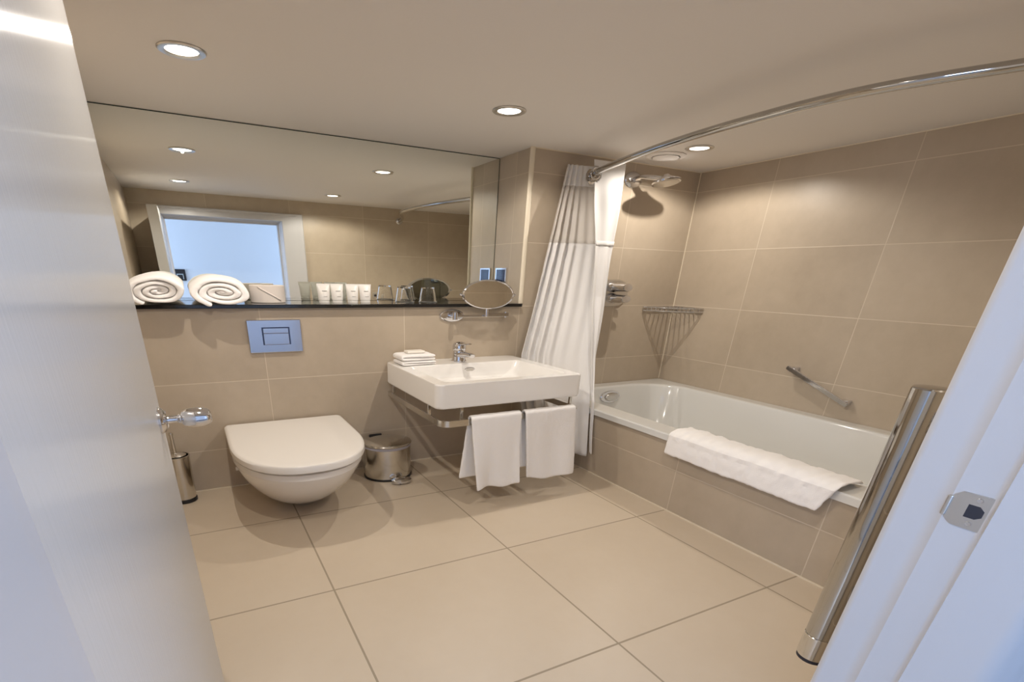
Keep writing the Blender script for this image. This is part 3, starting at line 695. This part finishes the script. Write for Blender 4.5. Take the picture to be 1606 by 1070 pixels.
# corner basket
t = thing('corner_basket', 'small chrome wire basket in the shower corner', 'basket', (5.0, -0.15, 1.13))
A = Vector((4.728, -0.012, 0)); B = Vector((XR-0.012, -0.012, 0)); C_ = Vector((XR-0.012, -0.335, 0)); mid = Vector((4.86, -0.235, 0))
front = [((1-q)**2*A + 2*q*(1-q)*mid + q*q*C_) for q in [k/14 for k in range(15)]]
for z, nm in ((1.156, 'rim'), (1.128, 'rim')):
    bm = BM(); loop = front + [C_*(1-k/4)+B*(k/4) for k in range(1, 5)] + [B*(1-k/4)+A*(k/4) for k in range(1, 5)]
    tube(bm, [Vector((p.x, p.y, z)) for p in loop], 0.0052, 8); obj(nm, bm, M_chrome, t)
for k in range(1, 14):
    p = front[k]; q = k/14
    w = A*(1-2*q)+B*(2*q) if q < 0.5 else B*(2-2*q)+C_*(2*q-1)
    bm = BM(); tube(bm, [(p.x, p.y, 1.156), (p.x, p.y, 1.128), (w.x, w.y, 1.128)], 0.0048, 6); obj('wire', bm, M_chrome, t)

# ------------------------------------------------------------------ curved shower rail and curtain
RZ = 2.052
rp = [(3.925, -0.004), (3.835, -0.17), (3.745, -0.36), (3.63, -0.78), (3.560, -1.13), (3.525, -1.46), (3.518, -1.79), (3.543, -2.02), (3.605, -2.21), (3.72, -2.46), (3.85, -2.78), (3.93, -3.101)]
t = thing('shower_rail', 'long curved chrome shower curtain rail below the ceiling', 'curtain rail', (3.6, -1.5, RZ-0.03))
bm = BM(); tube(bm, spline([(x, y, RZ) for x, y in rp], 8), 0.020, 18, s=(1.1, 0.9)); obj('rail', bm, M_chrome_darkened, t)
for (x, y), dy in ((rp[0], -1), (rp[-1], 1)):
    yw = 0.0 if dy < 0 else YF
    bm = BM(); lathe(bm, (x, yw, RZ), [(0.046, 0.0), (0.046, 0.006), (0.034, 0.014), (0.024, 0.036), (0.020, 0.040)], basis=(Vector((1, 0, 0)), Vector((0, 0, 1)), Vector((0, dy, 0))), s=(1.1, 0.85), n=28); obj('flange', bm, M_chrome, t)

cur = thing('shower_curtain', 'white shower curtain drawn to the wall, sheer across its top', 'curtain', (3.7, -0.3, 0.12))
Lk = [(2.115, 3.680, -0.055), (1.95, 3.640, -0.065), (1.60, 3.548, -0.095), (1.2, 3.470, -0.10), (0.82, 3.386, -0.11), (0.50, 3.375, -0.16), (0.15, 3.385, -0.30)]
Rk = [(2.115, 3.94, -0.11), (1.95, 3.950, -0.15), (1.60, 3.985, -0.24), (1.2, 3.925, -0.33), (0.82, 3.780, -0.48), (0.66, 3.700, -0.60), (0.54, 3.630, -0.69), (0.15, 3.606, -0.77)]
def interp(K, z):
    if z >= K[0][0]: return K[0][1:]
    for a, b in zip(K[:-1], K[1:]):
        if b[0] <= z <= a[0]:
            q = (a[0]-z)/(a[0]-b[0]); return (a[1]+(b[1]-a[1])*q, a[2]+(b[2]-a[2])*q)
    return K[-1][1:]
def curtain_point(s, z):
    Lx, Ly = interp(Lk, z); Rx, Ry = interp(Rk, z)
    x = Lx+(Rx-Lx)*s; y = Ly+(Ry-Ly)*s
    nx, ny = (Ry-Ly), -(Rx-Lx); ln = math.hypot(nx, ny); nx /= ln; ny /= ln
    env = 1.0 if s < 0.22 else max(0.16, 1-2.6*(s-0.22))
    g = min(1, (2.12-z)/0.5)
    a = (0.012+0.020*g)*env
    f = a*sin(2*pi*(6.5*s**0.80)+0.5+0.5*sin(z*2.3)) + 0.003*sin(z*41+s*20)*(1 if s < 0.3 else 0.1)*g
    return (x+nx*f, min(y+ny*f, -0.012), z)
def sheet(fn, s0, s1, z0, z1, ns, nz):
    bm = BM(); grid(bm, [[fn(s0+(s1-s0)*u/ns, z0+(z1-z0)*k/nz) for u in range(ns+1)] for k in range(nz+1)]); return bm
rail_line = spline([(x, y, RZ) for x, y in rp[:4]], 10)
def eyelets(bm):
    """openings in the cloth where the rail runs through it"""
    gone = [f for f in bm.faces if any((v.co-q).length < 0.046 for q in rail_line for v in f.verts)]
    bmesh.ops.delete(bm, geom=gone, context='FACES'); return bm
def part(name, bm, material, th, label=None):
    o = obj(name, bm, material, cur, label=label); mod_solid(o, th); return o
part('heading_band', eyelets(sheet(curtain_point, 0, 1, 2.115, 1.985, 120, 16)), M_curtain, 0.004)
part('sheer_panel', sheet(curtain_point, 0, 1, 1.985, 1.605, 90, 10), M_sheer, 0.0015, 'sheer upper panel')
part('main_panel', sheet(curtain_point, 0, 1, 1.612, 0.135, 110, 70), M_curtain, 0.004)
# overlapping front panel, its free edge towards the basin
Fl = [(2.14, 3.815, -0.175), (1.60, 3.820, -0.29), (1.25, 3.800, -0.37), (0.84, 3.715, -0.53), (0.60, 3.655, -0.66), (0.54, 3.632, -0.72), (0.17, 3.60, -0.81)]
Fr = [(2.14, 4.110, -0.180), (1.60, 4.010, -0.285), (1.25, 3.930, -0.37), (0.84, 3.790, -0.525), (0.60, 3.690, -0.65), (0.54, 3.640, -0.715), (0.17, 3.622, -0.80)]
def front_point(s, z):
    a = interp(Fl, z); b = interp(Fr, z); g = min(1, (2.14-z)/0.3)
    y = a[1]+(b[1]-a[1])*s - 0.010*g*sin(2*pi*1.6*s+z*1.5) - 0.006*sin(z*9+s*4)*g
    return (a[0]+(b[0]-a[0])*s, y, z)
part('front_panel', eyelets(sheet(front_point, 0, 1, 2.14, 0.17, 36, 200)), M_curtain, 0.004)
bm = BM(); sheet_rows = [[(x, y-0.006, zz) for x, y, zz in [front_point(u/20, 1.60+dz) for u in range(21)]] for dz in (0.0, 0.012, 0.030)]
grid(bm, sheet_rows); part('hem_band', bm, M_curtain, 0.003)
for x, y in ((3.82, -0.196), (3.872, -0.112)):
    bm = BM(); tube(bm, [(x+0.040*cos(a), y-0.006, RZ+0.034*sin(a)) for a in [2*pi*k/20 for k in range(21)]], 0.006, 8); obj('curtain_ring', bm, M_chrome, cur)

# ------------------------------------------------------------------ upright chrome tube by the door frame
TX, TY = 2.762, -2.885
t = thing('upright_tube', 'tall polished chrome tube fixed upright beside the white door frame', 'chrome tube', (TX, TY, 0.28))
s = (1.0, 0.95)
bm = BM(); lathe(bm, (TX, TY, 0), [(0.044, 0.315), (0.045, 0.318), (0.045, 1.132), (0.042, 1.136), (0.01, 1.137)], s=s, n=56); obj('tube_body', bm, M_chrome_darkened, t)
bm = BM(); lathe(bm, (TX, TY, 0), [(0.045, 0.228), (0.0458, 0.231), (0.0458, 0.312), (0.044, 0.314)], s=s, n=48); obj('end_sleeve', bm, M_steel, t)
bm = BM(); lathe(bm, (TX, TY, 0), [(0.040, 0.212), (0.044, 0.215), (0.044, 0.228)], s=s, n=48); obj('foot_ring', bm, M_dark, t)
for z in (0.42, 1.02):
    bm = BM(); lathe(bm, (TX, YF, z), [(0.032, 0), (0.032, 0.006), (0.014, 0.010), (0.014, YF*-1+TY-0.035)], basis=(Vector((1, 0, 0)), Vector((0, 0, 1)), Vector((0, 1, 0))), n=20); obj('wall_bracket', bm, M_chrome, t)
# small steel fitting on the door wall and black box added on the hall wall for a dark shape, both seen in the mirror
t = thing('wall_outlet', 'small square steel outlet on the door wall, seen in the mirror', 'outlet', (3.55, YF, 1.05))
bm = BM(); box(bm, 3.49, 3.605, YF, YF+0.012, 1.055, 1.130, 0.003); obj('plate', bm, M_brushed, t)
bm = BM(); lathe(bm, (3.53, YF+0.012, 1.088), [(0.020, 0), (0.018, 0.003)], basis=(Vector((1, 0, 0)), Vector((0, 0, 1)), Vector((0, 1, 0))), s=(1, 0.8), n=24); obj('socket_hole', bm, M_dark, t)
t = thing('hall_black_box', 'small black box on the hall wall, seen in the mirror above the towels', 'control panel', (1.0, HY, 1.22))
bm = BM(); box(bm, 0.915, 1.080, HY, HY+0.03, 1.215, 1.378, 0.006); box(bm, 0.87, 0.915, HY, HY+0.02, 1.30, 1.385, 0.004); obj('casing', bm, M_black, t)
bm = BM(); y_ = HY+0.031
for x0, x1, z0, z1 in ((0.950, 1.045, 1.300, 1.312), (0.950, 0.960, 1.235, 1.300), (1.035, 1.045, 1.235, 1.300)): box(bm, x0, x1, y_, y_+0.002, z0, z1)
obj('outline', bm, mat('pale_outline', (0.45, 0.5, 0.5), 0.5), t)
